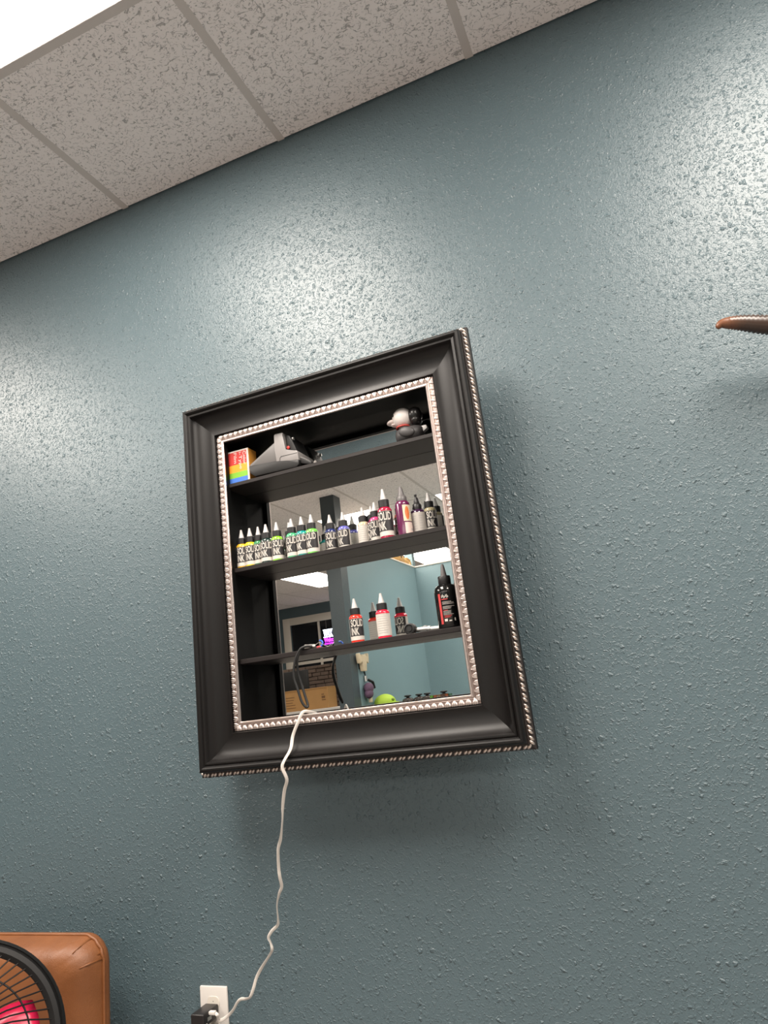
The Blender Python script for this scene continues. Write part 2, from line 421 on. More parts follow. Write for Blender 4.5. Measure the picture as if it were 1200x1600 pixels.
# silver inner moulding: sloped bed, plain inner fillet
rails([(.0866, .1120), (.0866, .1268), (.1064, .1268), (.1064, .1120)], 'lip_back', M_box, cab)
rails([(.0866, .1269), (.0866, .1285), (.0960, .1285), (.0984, .1276), (.0984, .1269)], 'trim_bed', mat('tarnished_silver', (.30, .225, .20), .42, .75, var=.35, scale=300), cab)
sil = rails([(.0980, .1270), (.0980, .1295), (.0995, .1285), (.1012, .1300), (.1022, .1322), (.1050, .1328), (.1066, .1312), (.1066, .1280)], 'silver_trim', M_silver, cab)
# one acanthus-like leaf; x along the rail, y toward the opening, z out
def leaf_mesh():
    b = bmesh.new(); L = .0122
    V = lambda x, y, z: b.verts.new((x, y, z))
    ys = [0, .003, .0065, .0098, .0118]
    rows = []
    prof_w = [.0060, .0056, .0043, .0026, .0008]; hz = [.0042, .0060, .0052, .0034, .0014]
    for y, w, h in zip(ys, prof_w, hz):
        rows.append([V(-w, y, .0002), V(-w*.62, y-.0007, h*.75), V(-w*.32, y, h*.12), V(0, y-.001, h), V(w*.32, y, h*.12), V(w*.62, y-.0007, h*.75), V(w, y, .0002)])
    for a, c in zip(rows, rows[1:]):
        for k in range(6): b.faces.new([a[k], a[k+1], c[k+1], c[k]])
    bmesh.ops.recalc_face_normals(b, faces=b.faces[:])
    me = bpy.data.meshes.new('leaf'); b.to_mesh(me); b.free(); me.materials.append(M_silver)
    for p in me.polygons: p.use_smooth = True
    return me
LEAF = leaf_mesh()
LEAF.transform(Matrix.Diagonal((1.24, 1.0, 1.0, 1)))
ix, iz = HX-.0868, HZ-.0868
def rail_frames(hx, hz):
    """for each side: start point, direction along, inward direction, length"""
    return [((-hx, hz), (1, 0), (0, -1), 2*hx), ((hx, hz), (0, -1), (-1, 0), 2*hz), ((hx, -hz), (-1, 0), (0, 1), 2*hx), ((-hx, -hz), (0, 1), (1, 0), 2*hz)]
for side, (p, d, nrm, L) in enumerate(rail_frames(ix, iz)):
    n = int((L-.010)/.0152); st = (L-.008)/n
    for k in range(n):
        s_ = .004+st*(k+.5)
        pos = Vector((p[0]+d[0]*s_, -.1284, p[1]+d[1]*s_+zc))
        X = Vector((d[0], 0, d[1])); Y = Vector((nrm[0], 0, nrm[1])); Z = Vector((0, -1, 0))
        o = link('leaf', LEAF, sil[side])
        o.matrix_local = Matrix(((X.x, Y.x, Z.x, pos.x), (X.y, Y.y, Z.y, pos.y), (X.z, Y.z, Z.z, pos.z), (0, 0, 0, 1)))
# rope moulding: pairs of slanting strands with a small gap
def rope_mesh():
    mb = MB()
    for dx in (-.0048, .0038):
        mb.ball((dx, 0, .001), (.0080, .0034, .0040), 8, 5, Matrix.Rotation(math.radians(48), 4, 'Z'))
    me_o = mb.build('rope_bead', M_rope); me = me_o.data; bpy.data.objects.remove(me_o); return me
ROPE = rope_mesh()
bed = rails([(-.0005, .1412), (-.0020, .1415), (-.0142, .1290), (-.0142, .1270), (-.0005, .1400)], 'rope_trim', M_bed, cab)
for side, (p, d, nrm, L) in enumerate(rail_frames(HX+.0070, HZ+.0070)):
    n = int(L/.0208); st = L/n
    for k in range(n):
        s_ = st*(k+.5); pos = Vector((p[0]+d[0]*s_, -.1355, p[1]+d[1]*s_+zc))
        X = Vector((d[0], 0, d[1])); Z = Vector((-nrm[0], -1, -nrm[1])).normalized(); Y = Z.cross(X)
        o = link('rope_bead', ROPE, bed[side])
        o.matrix_local = Matrix(((X.x, Y.x, Z.x, pos.x), (X.y, Y.y, Z.y, pos.y), (X.z, Y.z, Z.z, pos.z), (0, 0, 0, 1)))
# box behind the frame
bx, bz, th = IW/2+.013, IH/2+.013, .014
MB().box(-bx-th, -bx, -.116, 0, zc-bz-th, zc+bz+th).build('side_panel', M_box, cab, smooth=0)
MB().box(bx, bx+th, -.116, 0, zc-bz-th, zc+bz+th).build('side_panel', M_box, cab, smooth=0)
MB().box(-bx, bx, -.116, 0, zc+bz, zc+bz+th).build('top_panel', M_box, cab, smooth=0)
MB().box(-bx, bx, -.116, 0, zc-bz-th, zc-bz).build('bottom_panel', M_box, cab, smooth=0)
MB().box(-bx, bx, -MIR+.004, 0, zc-bz, zc+bz).build('back_panel', M_box, cab, smooth=0)
MB().box(-bx, bx, -MIR, -MIR+.004, zc-bz, zc+bz).build('mirror', M_mirror, cab, smooth=0)['label'] = 'mirrored back reflecting the room'
S1, S2, S3 = .583, .355, .1245            # shelf tops
for zt, t in ((S1, .0105), (S2, .0115), (S3, .0118)):
    z = zt-(CZ-zc)
    MB().box(-bx, bx, -.118, -MIR, z-t, z, .0012, 1).build('shelf', M_shelf, cab, smooth=30)

# ------------------------------------------------------------------ ink bottles
def bottle(x, y, z, ink, label, face='front', turn=0.0, h=.105, r=.0155, tip=None, tall=False):
    """face 'front': black panel lettered SOLID INK toward the viewer; 'back': small-print side"""
    t = thing('ink_bottle', label, 'bottle', (x, y, z), group='tattoo ink bottles on the cabinet shelves')
    view = math.atan2(-x, 1.606+y)                      # rough bearing of the seat the shelf is looked at from
    t.rotation_euler = (0, 0, view+turn + (PI if face == 'back' else 0))
    k = h
    zs = k*.535                   # top of label
    body = [(0, 0), (r*.9, 0), (r, .0015), (r, zs+k*.030), (r*.97, zs+k*.045), (r*.86, zs+k*.070), (r*.68, zs+k*.092), (r*.6, zs+k*.10), (0, zs+k*.10)]
    MB().lathe(body, 28).build('body', ink, t)
    c0 = zs+k*.088; c1 = c0+k*.150
    cp = MB(); n = 40
    rings = []
    for (rr, zz) in ((r*.70, c0), (r*.74, c0+.0008), (r*.74, c1-.001), (r*.70, c1)):
        rings.append([cp.b.verts.new((rr*(1+(.025 if q % 2 else 0))*math.cos(2*PI*q/n), rr*(1+(.025 if q % 2 else 0))*math.sin(2*PI*q/n), zz)) for q in range(n)])
    for a, c in zip(rings, rings[1:]):
        for q in range(n): cp.b.faces.new([a[q], a[(q+1) % n], c[(q+1) % n], c[q]])
    cp.b.faces.new(rings[-1]); cp.b.faces.new(rings[0][::-1])
    cp.build('cap', M_cap, t, smooth=30)
    top = k
    tp = [(0, c1-.001), (r*.52, c1-.001), (r*.52, c1+.001), (r*.46, c1+.0015)]
    for q in range(6): 
        f = q/6; rr = r*(.46-.26*f); zz = c1+.002+(top-.005-c1-.002)*f
        tp += [(rr, zz), (rr*.95, zz+.0012)]
    tp += [(r*.20, top-.004), (r*.17, top-.0005), (r*.10, top), (0, top)]
    MB().lathe(tp, 16).build('nozzle', tip or M_tip, t, smooth=50)
    # label: white wrap, black front panel, lettering, small print behind
    rl = r+.0003
    lb = MB(); lb.patch(rl, -PI, PI, k*.055, zs, 36); lb.build('label', M_lwhite, t)
    pw = 1.35
    MB().patch(rl+.00025, -pw, pw, k*.146, zs-.0005, 22).build('label_panel', M_lblack, t)
    W = rl*1.95
    me = join_text([('SOLID', W, k*.165, -W/2, zs-k*.018-k*.165, .022), ('INK', W*.60, k*.165, -W/2, zs-k*.018-k*.352, .022)],
                   lambda a, b: ((rl+.0006)*math.sin(a/rl), -(rl+.0006)*math.cos(a/rl), b), M_lwhite)
    link('label_lettering', me, t)
    pr = MB()
    for q in range(9):
        zz = k*.12+q*k*.05; e = random.uniform(.35, .8)
        pr.patch(rl+.0003, PI-.9, PI-.9+1.0+e, zz, zz+k*.010, 10)
    pr.build('small_print', M_lgrey, t)
    return t
def ink(name, c): return mat('ink_'+name, c, .18, var=.05, coat=.4)
I = dict(ochre=ink('ochre', (.62, .36, .03)), yellow=ink('yellow', (.80, .62, .02)), dgreen=ink('dark_green', (.03, .20, .07)), blackg=ink('black_green', (.012, .03, .026)),
         lime=ink('lime', (.22, .55, .02)), grey=ink('charcoal', (.04, .045, .06)), jade=ink('jade', (.06, .36, .16)), teal=ink('teal', (.01, .26, .24)), bright=ink('bright_green', (.16, .58, .08)),
         navy=ink('navy', (.02, .03, .12)), violet=ink('blue_violet', (.12, .12, .42)), cream=ink('cream', (.55, .45, .30)), pink=ink('pink', (.62, .06, .20)), wine=ink('wine', (.10, .01, .03)),
         crimson=ink('crimson', (.33, .01, .042)), orange=ink('orange_red', (.75, .06, .02)), purple=ink('purple', (.11, .012, .060)), khaki=ink('khaki', (.34, .30, .18)), red=ink('scarlet', (.72, .035, .02)), cherry=ink('cherry', (.68, .02, .05)))
bottle(-.9600, -.090, S2, I['ochre'], 'small ink bottle with ochre shoulder, first at the left end of upper row', turn=.05)
bottle(-.9345, -.090, S2, I['yellow'], 'small ink bottle with bright yellow shoulder, second in the upper row', turn=.10)
bottle(-.9115, -.086, S2, I['dgreen'], 'small ink bottle with dark green shoulder between the yellow and black-green ones', turn=.12, r=.0145)
bottle(-.8845, -.092, S2, I['blackg'], 'small ink bottle with nearly black green shoulder, left of the lime one', turn=-.15, r=.0165)
bottle(-.8540, -.090, S2, I['lime'], 'small ink bottle with vivid lime green shoulder', turn=.15)
bottle(-.8330, -.062, S2, I['grey'], 'small charcoal ink bottle peeking out behind the lime and jade ones', turn=-.7, r=.014)
bottle(-.8105, -.090, S2, I['jade'], 'small ink bottle with pale jade green shoulder', turn=-.35)
bottle(-.7815, -.090, S2, I['teal'], 'small ink bottle with teal blue-green shoulder', turn=-.42)
bottle(-.7535, -.090, S2, I['bright'], 'small ink bottle with bright grass green shoulder, last of the green ones', turn=-.42)
bottle(-.7205, -.050, S2, I['navy'], 'small ink bottle with navy shoulder standing behind the row gap', turn=.0)
bottle(-.6835, -.050, S2, I['violet'], 'small ink bottle with blue violet shoulder in the middle of upper row', turn=-.45)
bottle(-.6285, -.050, S2, I['cream'], 'small cream ink bottle turned to its white small-print side', face='back', turn=-.1)
bottle(-.6065, -.045, S2, I['wine'], 'small wine ink bottle half hidden behind the pink one', turn=-.1, r=.0145)
bottle(-.5868, -.070, S2, I['pink'], 'small ink bottle with pink shoulder, left of the big crimson bottle', turn=-.25)
bottle(-.5530, -.090, S2, I['crimson'], 'taller crimson ink bottle with white nozzle in the upper row', turn=-.20, h=.127, r=.0178, tall=True)
bottle(-.5290, -.052, S2, I['orange'], 'small orange red ink bottle between the crimson and purple bottles', turn=-.3, r=.0145)
bottle(-.4520, -.050, S2, I['khaki'], 'small khaki grey ink bottle at the right end of upper row', turn=.40)
bottle(-.6640, -.080, S3, I['red'], 'scarlet ink bottle facing front, alone at left of the lower shelf', turn=.12, h=.1065, r=.0160)
bottle(-.5925, -.083, S3, I['cherry'], 'cherry red ink bottle showing its white small-print side on lower shelf', face='back', turn=-.05, h=.1075, r=.0165)

def purple_bottle():
    x, y = -.5080, -.085
    t = thing('ink_bottle', 'tall purple bottle with grey pointed cap and orange oval label', 'bottle', (x, y, S2), group='tattoo ink bottles on the cabinet shelves')
    t.rotation_euler = (0, 0, math.atan2(-x, 1.52)+.1)
    r = .0180
    MB().lathe([(0, 0), (r*.9, 0), (r, .002), (r, .078), (r*.95, .082), (r*.7, .087), (r*.55, .089), (0, .089)], 28).build('body', I['purple'], t)
    MB().lathe([(0, .085), (r*.72, .085), (r*.74, .086), (r*.70, .097), (r*.60, .099), (r*.50, .102), (r*.42, .106), (r*.36, .112), (r*.24, .121), (r*.13, .125), (0, .1255)], 20).build('cap', M_tipgrey, t)
    rl = r+.0003
    MB().patch(rl, -.15, 1.25, .034, .074, 14).build('label', mat('cream_label', (.66, .58, .42), .5), t)
    MB().patch(rl, -.05, 1.25, .004, .031, 14).build('label_base', mat('pink_label', (.74, .58, .52), .5), t)
    ov = MB(); c = [((rl+.0004)*math.sin(.42+.30*math.cos(2*PI*k/20)), -(rl+.0004)*math.cos(.42+.30*math.cos(2*PI*k/20)), .054+.0165*math.sin(2*PI*k/20)) for k in range(20)]
    for k in range(20): ov.face([((rl+.0005)*math.sin(.42), -(rl+.0005)*math.cos(.42), .054), c[k], c[(k+1) % 20]])
    ov.build('label_oval', mat('orange_oval', (.70, .16, .04), .5, var=.5, scale=300), t, smooth=180)
    pr = MB()
    for q in range(6): pr.patch(rl+.0003, .85, 1.15, .040+q*.005, .0412+q*.005, 4)
    pr.patch(rl+.0003, .85, 1.1, .010, .016, 4)
    pr.build('small_print', M_lgrey, t)
purple_bottle()
def dropper_bottle():
    x, y = -.4800, -.060
    t = thing('ink_bottle', 'squat dark bottle with black dropper spout and white label in upper row', 'bottle', (x, y, S2), group='tattoo ink bottles on the cabinet shelves')
    t.rotation_euler = (0, 0, math.atan2(-x, 1.52))
    r = .0195
    MB().lathe([(0, 0), (r*.9, 0), (r, .002), (r, .056), (r*.9, .061), (r*.6, .065), (0, .065)], 28).build('body', ink('plum_black', (.035, .01, .04)), t)
    MB().lathe([(0, .063), (r*.58, .063), (r*.60, .064), (r*.58, .077), (r*.50, .079), (r*.34, .082), (r*.30, .090), (r*.18, .094), (r*.14, .098), (r*.18, .101), (r*.17, .104), (0, .1055)], 20).build('cap', M_cap, t)
    rl = r+.0003
    MB().patch(rl, -1.5, 1.5, .004, .055, 24).build('label', mat('pale_label', (.50, .46, .42), .5, var=.1), t)
    pr = MB()
    for q in range(7):
        for a in (-.75, .05): pr.patch(rl+.0003, a, a+random.uniform(.4, .6), .008+q*.0062, .0098+q*.0062, 5)
    pr.build('small_print', M_lgrey, t)
dropper_bottle()
def big_black():
    x, y = -.4300, -.0865
    t = thing('soap_bottle', 'large glossy black bottle with red striped label on lower shelf', 'bottle', (x, y, S3))
    t.rotation_euler = (0, 0, math.atan2(-x, 1.52)-.05)
    r = .0275
    MB().lathe([(0, 0), (r*.92, 0), (r, .003), (r, .080), (r*.985, .086), (r*.90, .093), (r*.72, .0985), (r*.52, .1005), (0, .1005)], 36).build('body', mat('black_glossy_plastic', (.008, .008, .008), .12), t)
    MB().lathe([(0, .100), (r*.50, .100), (r*.53, .101), (r*.53, .1185), (r*.50, .120), (r*.28, .1205), (0, .1205)], 28).build('cap', M_cap, t)
    MB().lathe([(0, .120), (r*.27, .120), (r*.25, .124), (r*.15, .143), (r*.10, .1480), (r*.04, .149), (0, .149)], 18).build('nozzle', M_tipgrey, t)
    rl = r+.0003
    MB().patch(rl, -.72, -.50, .010, .078, 4).build('label_stripe', mat('label_red', (.50, .05, .05), .45), t)
    pr = MB()
    rows = [(.058, .0013), (.0555, .0013), (.053, .0013), (.0475, .0013), (.045, .0013), (.0425, .0013), (.037, .0012), (.0345, .0012), (.032, .0012), (.0295, .0012)]
    for z, hh in rows: pr.patch(rl, -.40, -.40+random.uniform(.55, 1.0), z, z+hh, 8)
    pr.build('small_print', mat('label_dim_print', (.30, .27, .25), .5), t)
    lg = MB()
    for q in range(7):
        a = -.40+q*.085; lg.patch(rl+.0002, a, a+.06, .068+.0015*math.sin(q*2.1), .0735+.002*math.sin(q*1.7), 2)
    lg.build('label_logo', mat('label_logo_grey', (.45, .42, .38), .5), t)
    rd = MB(); rd.patch(rl+.0002, -.42, .10, .0635, .0655, 8); rd.patch(rl+.0002, -.38, .0, .0390, .0400, 6); rd.patch(rl+.0002, -.36, .25, .0265, .0278, 6); rd.patch(rl+.0002, -.36, .15, .0235, .0248, 6)
    rd.build('label_red_print', MATS['label_red'], t)
    wp = MB(); wp.patch(rl+.0002, -.36, -.12, .015, .0205, 4); wp.patch(rl+.0002, .0, .22, .0145, .0170, 4); wp.patch(rl+.0002, .45, .55, .0150, .0215, 3)
    wp.build('label_white_marks', M_lwhite, t)
big_black()

# ------------------------------------------------------------------ top shelf: film box, instant camera, duck
fbx = thing('film_box', 'instant film box with rainbow stripes at the left end of top shelf', 'box', (-.9435, -.088, S1), rotz=.0)
MB().box(-.0330, .0330, -.020, .020, 0, .0925, .0008, 1).build('carton', mat('white_card', (.60, .56, .52), .5), fbx, smooth=30)
for nm, c, z0, z1 in (('red_band', (.48, .03, .025), .052, .088), ('orange_band', (.78, .30, .02), .031, .052), ('green_band', (.18, .42, .03), .0155, .031), ('blue_band', (.05, .16, .55), .0005, .0155)):
    MB().box(-.0330, .0275, -.0205, -.0199, z0, z1).build(nm, mat('print_'+nm, c, .45), fbx, smooth=0)
MB().box(.0331, .0336, -.0190, .0195, .001, .0915).build('side_print', mat('side_orange', (.62, .27, .04), .45, var=.3, scale=60), fbx, smooth=0)
me = join_text([('Color', .038, .0088, 0, 0, .0), ('i-Type', .048, .0110, 0, -.0148, .0), ('Film', .029, .0088, 0, -.0285, .0)],
               lambda a, b: (.0170+b, -.0209, .0855-a), M_lwhite)
link('box_lettering', me, fbx)

ic = thing('instant_camera', 'grey folding instant camera with black front on top shelf', 'camera', (-.8270, -.070, S1))
M_grey = mat('grey_camera_plastic', (.23, .215, .21), .5, var=.06, bump=.15, bscale=700)
M_dgrey = mat('dark_camera_plastic', (.008, .0075, .0075), .5, var=.1, bump=.15, bscale=600)
ex = lambda u, v, d: (u, d, v)
MB().prism([(-.077, .028), (-.078, .040), (-.001, .083), (.010, .083), (.010, .022)], -.044, .040, ex, .003).build('bellows_cover', mat('mid_grey_camera', (.11, .103, .10), .5, var=.06), ic)
MB().prism([(.004, .020), (.002, .060), (.002, .101), (.005, .105), (.028, .104), (.030, .101), (.0315, .053), (.064, .046), (.068, .042), (.069, .018), (.064, .012), (.012, .016)], -.047, .041, ex, .0025).build('front_body', M_grey, ic)
MB().prism([(-.079, .036), (-.077, .016), (-.062, .003), (.060, .0), (.069, .006), (.0695, .020), (.034, .024), (.0, .030)], -.0480, .0415, ex, .003).build('base', M_dgrey, ic)
MB().prism([(.071, .028), (.0985, .010), (.102, .004), (.0950, .002), (.071, .010)], -.040, .034, ex, .001).build('film_door', M_dgrey, ic)
MB().prism([(.0715, .0275), (.0960, .0125), (.0965, .0115), (.0717, .0255)], -.0405, -.034, ex).build('door_edge', M_grey, ic, smooth=0)
MB().prism([(.032, .055), (.032, .100), (.044, .094), (.053, .070), (.060, .050)], -.036, .036, ex, .002).build('lens_panel', M_rubber, ic)
mb = MB(); mb.lathe([(0, 0), (.004, 0), (.004, .003), (0, .0035)], 14, Matrix.Translation((.0375, -.0365, .062)) @ Matrix.Rotation(PI/2, 4, 'X')); mb.build('shutter_button', mat('red_button', (.65, .04, .03), .35), ic)
mb = MB(); mb.lathe([(0, 0), (.0045, 0), (.0045, .004), (.003, .005), (0, .0045)], 16, Matrix.Translation((.048, -.030, .086)) @ Matrix.Rotation(PI/2, 4, 'Y')); mb.build('sensor_lens', M_steel, ic)
mb = MB(); mb.ball((.077, .032, .024), (.006, .006, .013), 12, 8); mb.build('flash_cover', M_white, ic)
for a, b in (((.005, .030), (.020, .050)), ):
    MB().tube([(.014, -.0472, .026), (.016, -.0472, .036), (.020, -.0474, .039), (.066, -.0472, .038)], .0006, 5).build('panel_seam', M_dgrey, ic)

dk = thing('toy_duck', 'small plain toy duck with white head and charcoal body on top shelf', 'toy', (-.4660, -.072, S1))
bm_ = MB()
def loft(mb, sections, n=16):
    """sections: (x, z_centre, ry, rz, y)"""
    rings = []
    for x, zc_, ry, rz, y in sections:
        rings.append([mb.b.verts.new((x, y+ry*math.cos(2*PI*k/n), zc_+rz*math.sin(2*PI*k/n))) for k in range(n)])
    for a, c in zip(rings, rings[1:]):
        for k in range(n): mb.b.faces.new([a[k], a[(k+1) % n], c[(k+1) % n], c[k]])
    mb.b.faces.new(rings[0][::-1]); mb.b.faces.new(rings[-1]); return mb
loft(bm_, [(-.0385, .026, .006, .010, 0), (-.034, .024, .018, .019, 0), (-.022, .0235, .027, .0232, 0), (-.004, .0235, .030, .0232, 0), (.014, .024, .027, .0225, 0), (.026, .026, .019, .018, 0), (.034, .030, .009, .010, 0)])
bm_.build('body', mat('charcoal_vinyl', (.045, .042, .043), .5), dk, smooth=180)
w = MB()
for sy in (-1, 1): w.ball((-.002, sy*.0265, .026), (.021, .0065, .0135), 14, 8, Matrix.Rotation(.25, 4, 'Y'))
w.build('wing', MATS['charcoal_vinyl'], dk, smooth=180)
mb = MB(); mb.prism([(.030, .022), (.046, .031), (.044, .040), (.030, .040)], -.007, .007, ex, .002); mb.build('tail', mat('pale_grey_vinyl', (.55, .53, .52), .45), dk)
mb = MB(); mb.ball((-.016, 0, .074), (.0265, .0235, .0255), 20, 14); mb.build('head', mat('white_vinyl', (.82, .76, .73), .4, var=.02), dk, smooth=180)
mb = MB(); mb.ball((.017, 0, .073), (.0180, .0205, .0225), 18, 12); mb.ball((.019, 0, .058), (.014, .019, .012), 14, 8); mb.build('hood', mat('black_vinyl', (.012, .011, .011), .3), dk, smooth=180)
mb = MB(); mb.lathe([(.017, .048), (.0195, .0495), (.018, .053), (.015, .054)], 18, Matrix.Translation((-.017, 0, -.002))); mb.build('collar', mat('red_vinyl', (.45, .05, .04), .45), dk)
mb = MB(); mb.ball((-.044, 0, .069), (.0145, .0135, .0068), 14, 8, Matrix.Rotation(-.12, 4, 'Y')); mb.ball((-.039, 0, .0605), (.0095, .0110, .0042), 12, 6, Matrix.Rotation(.15, 4, 'Y')); mb.build('bill', mat('pale_pink_vinyl', (.80, .68, .65), .4), dk, smooth=180)
mb = MB()
for sy in (-1, 1): mb.ball((-.0345, sy*.0150, .0800), (.0030, .0030, .0036), 8, 6)
mb.build('eye', MATS['black_vinyl'], dk, smooth=180)

# ------------------------------------------------------------------ lower shelf odds and ends
tm = thing('tattoo_machine', 'black-ended steel tattoo machine lying in front of the large black bottle', 'tattoo machine', (-.5290, -.070, S3))
mb = MB(); T = Matrix.Translation((0, -.012, .0135)) @ Matrix.Rotation(PI/2, 4, 'X') @ Matrix.Rotation(.0, 4, 'Y')
mb.lathe([(0, .008), (.006, .008), (.0065, .006), (.0095, .006), (.0105, .009), (.0130, .008), (.0134, .004), (.0134, -.010), (.011, -.013), (0, -.013)], 28, T); mb.build('motor_housing', M_rubber, tm)
mb = MB(); mb.tube([(.010, 0, .010), (.030, .004, .0095), (.040, .006, .009)], .0055, 12); mb.build('grip', M_steel, tm)
mb = MB(); mb.tube([(.038, .0055, .0085), (.044, .006, .0085)], .0072, 12); mb.tube([(.044, .006, .0075), (.074, .010, .0062)], .0060, 12); mb.build('tube', M_steel, tm)
mb = MB(); mb.tube([(.020, .0, .004), (.036, .003, .004)], .0036, 10); mb.build('needle_bar', M_rubber, tm)

cc = thing('audio_cable', 'black cord with silver plug hanging in a loop from the lower shelf', 'cable', (-.7900, -.1, S3))
def rel(o, pts): return [Vector(p)-Vector(o) for p in pts]
O = (-.7900, -.1, S3)
def spline(pts, n=8):
    pts = [Vector(p) for p in pts]; out = []
    for i in range(len(pts)-1):
        p0 = pts[max(i-1, 0)]; p1 = pts[i]; p2 = pts[i+1]; p3 = pts[min(i+2, len(pts)-1)]
        for k in range(n):
            t = k/n
            out.append(.5*((2*p1)+(p2-p0)*t+(2*p0-5*p1+4*p2-p3)*t*t+(3*p1-p0-3*p2+p3)*t**3))
    out.append(pts[-1]); return out
lp = [(-.770, -.112, .1300), (-.782, -.120, .1320), (-.794, -.1250, .1285), (-.803, -.1265, .1180), (-.810, -.1270, .105), (-.817, -.1270, .083), (-.818, -.1270, .061), (-.812, -.126, .037), (-.806, -.125, .011), (-.800, -.123, -.003),
      (-.795, -.119, -.008), (-.794, -.116, -.002), (-.800, -.115, .020), (-.806, -.115, .045), (-.811, -.117, .070), (-.811, -.120, .090), (-.807, -.1245, .104), (-.800, -.1250, .119), (-.795, -.1215, .1295), (-.786, -.108, .1285), (-.775, -.090, .1280)]
MB().tube(rel(O, spline(lp, 6)), .0030, 10).build('cable', M_rubber, cc)
MB().tube(rel(O, [(-.788, -.118, .1315), (-.779, -.111, .1310)]), .0046, 12).build('plug_ring', M_white, cc)
MB().tube(rel(O, [(-.779, -.111, .1310), (-.768, -.103, .1305)]), .0052, 12).build('plug', M_steel, cc)
MB().tube(rel(O, spline([(-.769, -.103, .132), (-.760, -.095, .138), (-.750, -.088, .131), (-.742, -.082, .1275), (-.735, -.078, .134)], 6)), .0007, 6).build('wire', M_steel, cc)
MB().tube(rel(O, spline([(-.769, -.104, .1290), (-.752, -.090, .1262), (-.740, -.080, .1258), (-.728, -.076, .136)], 6)), .0007, 6).build('wire', M_steel, cc)
ec = thing('clip_lead', 'tiny red and blue clip lead standing on the lower shelf', 'clip', (-.7680, -.075, S3))
MB().tube(spline([(0, 0, .020), (.005, -.002, .0195), (.009, -.003, .015), (.008, -.004, .009), (.004, -.005, .005)], 6), .0021, 8).build('blue_jaw', mat('blue_plastic', (.03, .13, .62), .35), ec)
MB().box(-.006, .006, -.010, -.002, 0, .007, .002).build('red_jaw', mat('red_plastic', (.70, .04, .06), .35), ec)

# ------------------------------------------------------------------ outlet, charger and white cord
pl = thing('wall_outlet', 'white duplex outlet plate low on the blue wall', 'outlet', (-1.180, 0, -.760))
MB().box(-.0395, .0395, -.0065, 0, 0, .1235, .003, 2).build('plate', M_white, pl)
for z0 in (.0155, .0695):
    o = MB(); o.prism([(.017*math.cos(a)*1.0, max(-.0135, min(.0135, .0172*math.sin(a)))+z0+.0190) for a in [2*PI*k/24 for k in range(24)]], -.0080, -.005, ex); o.build('receptacle', M_cream, pl)
mb = MB(); mb.lathe([(0, .0018), (.003, .001), (.0034, 0), (0, 0)], 12, Matrix.Translation((0, -.0065, .0600)) @ Matrix.Rotation(PI/2, 4, 'X')); mb.build('screw', M_steel, pl)
mb = MB(); mb.lathe([(0, .0018), (.003, .001), (.0034, 0), (0, 0)], 12, Matrix.Translation((0, -.0065, .0915)) @ Matrix.Rotation(PI/2, 4, 'X')); mb.build('screw', M_rubber, pl)
ch = thing('usb_charger', 'black usb wall charger block plugged into the outlet', 'charger', (-1.1835, -.008, -.6890))
MB().box(-.0185, .0185, -.060, 0, -.011, .0165, .003, 3).build('charger_body', mat('black_charger', (.012, .010, .010), .35), ch)
MB().box(.0186, .0192, -.045, -.030, -.003, .005).build('usb_port', M_steel, ch, smooth=0)
ch2 = thing('power_adapter', 'black adapter in the lower socket, cut by the bottom edge', 'charger', (-1.1700, -.008, -.735))
MB().box(-.018, .018, -.045, 0, -.018, .018, .003, 3).build('adapter_body', MATS['black_charger'], ch2)
cord = [(-0.772, -0.100, -0.030), (-0.784, -0.120, -0.0205), (-0.796, -0.138, -0.0175), (-0.808, -0.146, -0.04), (-0.821, -0.15, -0.067), (-0.824, -0.160, -0.094), (-0.837, -0.170, -0.117), (-0.842, -0.172, -0.132), (-0.837, -0.165, -0.158), (-0.851, -0.155, -0.182), (-0.864, -0.145, -0.214), (-0.874, -0.135, -0.248), (-0.891, -0.12, -0.288), (-0.906, -0.11, -0.314), (-0.917, -0.095, -0.354), (-0.919, -0.09, -0.376), (-0.922, -0.08, -0.399), (-0.933, -0.075, -0.416), (-0.947, -0.065, -0.443), (-0.953, -0.055, -0.473), (-0.959, -0.05, -0.489), (-0.975, -0.05, -0.501), (-0.985, -0.05, -0.514), (-0.984, -0.045, -0.527), (-0.981, -0.045, -0.54), (-0.99, -0.04, -0.553), (-1.017, -0.035, -0.581), (-1.038, -0.03, -0.606), (-1.049, -0.03, -0.63), (-1.059, -0.03, -0.647), (-1.071, -0.03, -0.651), (-1.084, -0.03, -0.652), (-1.095, -0.03, -0.659), (-1.109, -0.03, -0.676), (-1.127, -0.03, -0.69), (-1.1440, -0.035, -0.697), (-1.1445, -0.04, -0.689), (-1.1420, -0.045, -0.681), (-1.1480, -0.045, -0.6775)]
cd = thing('charging_cord', 'flat white cord hanging from the cabinet down to the outlet', 'cord', (-1.05, 0, -.70))
def ribbon(pts, w, t, twist, M0):
    mb = MB(); L = len(pts); rings = []
    for i, p in enumerate(pts):
        tg = (pts[min(i+1, L-1)]-pts[max(i-1, 0)]).normalized()
        vw = Vector((0.45, -.85, 0.1)); side = tg.cross(vw)
        side = side.normalized() if side.length > .2 else tg.cross(Vector((0, 0, 1))).normalized()
        nr = side.cross(tg).normalized(); a = twist(i/(L-1))
        s2 = side*math.cos(a)+nr*math.sin(a); n2 = nr*math.cos(a)-side*math.sin(a)
        rings.append([mb.b.verts.new(p+s2*(w*math.cos(2*PI*k/10))+n2*(t*math.sin(2*PI*k/10))) for k in range(10)])
    for a, c in zip(rings, rings[1:]):
        for k in range(10): mb.b.faces.new([a[k], a[(k+1) % 10], c[(k+1) % 10], c[k]])
    mb.b.faces.new(rings[0][::-1]); mb.b.faces.new(rings[-1]); return mb
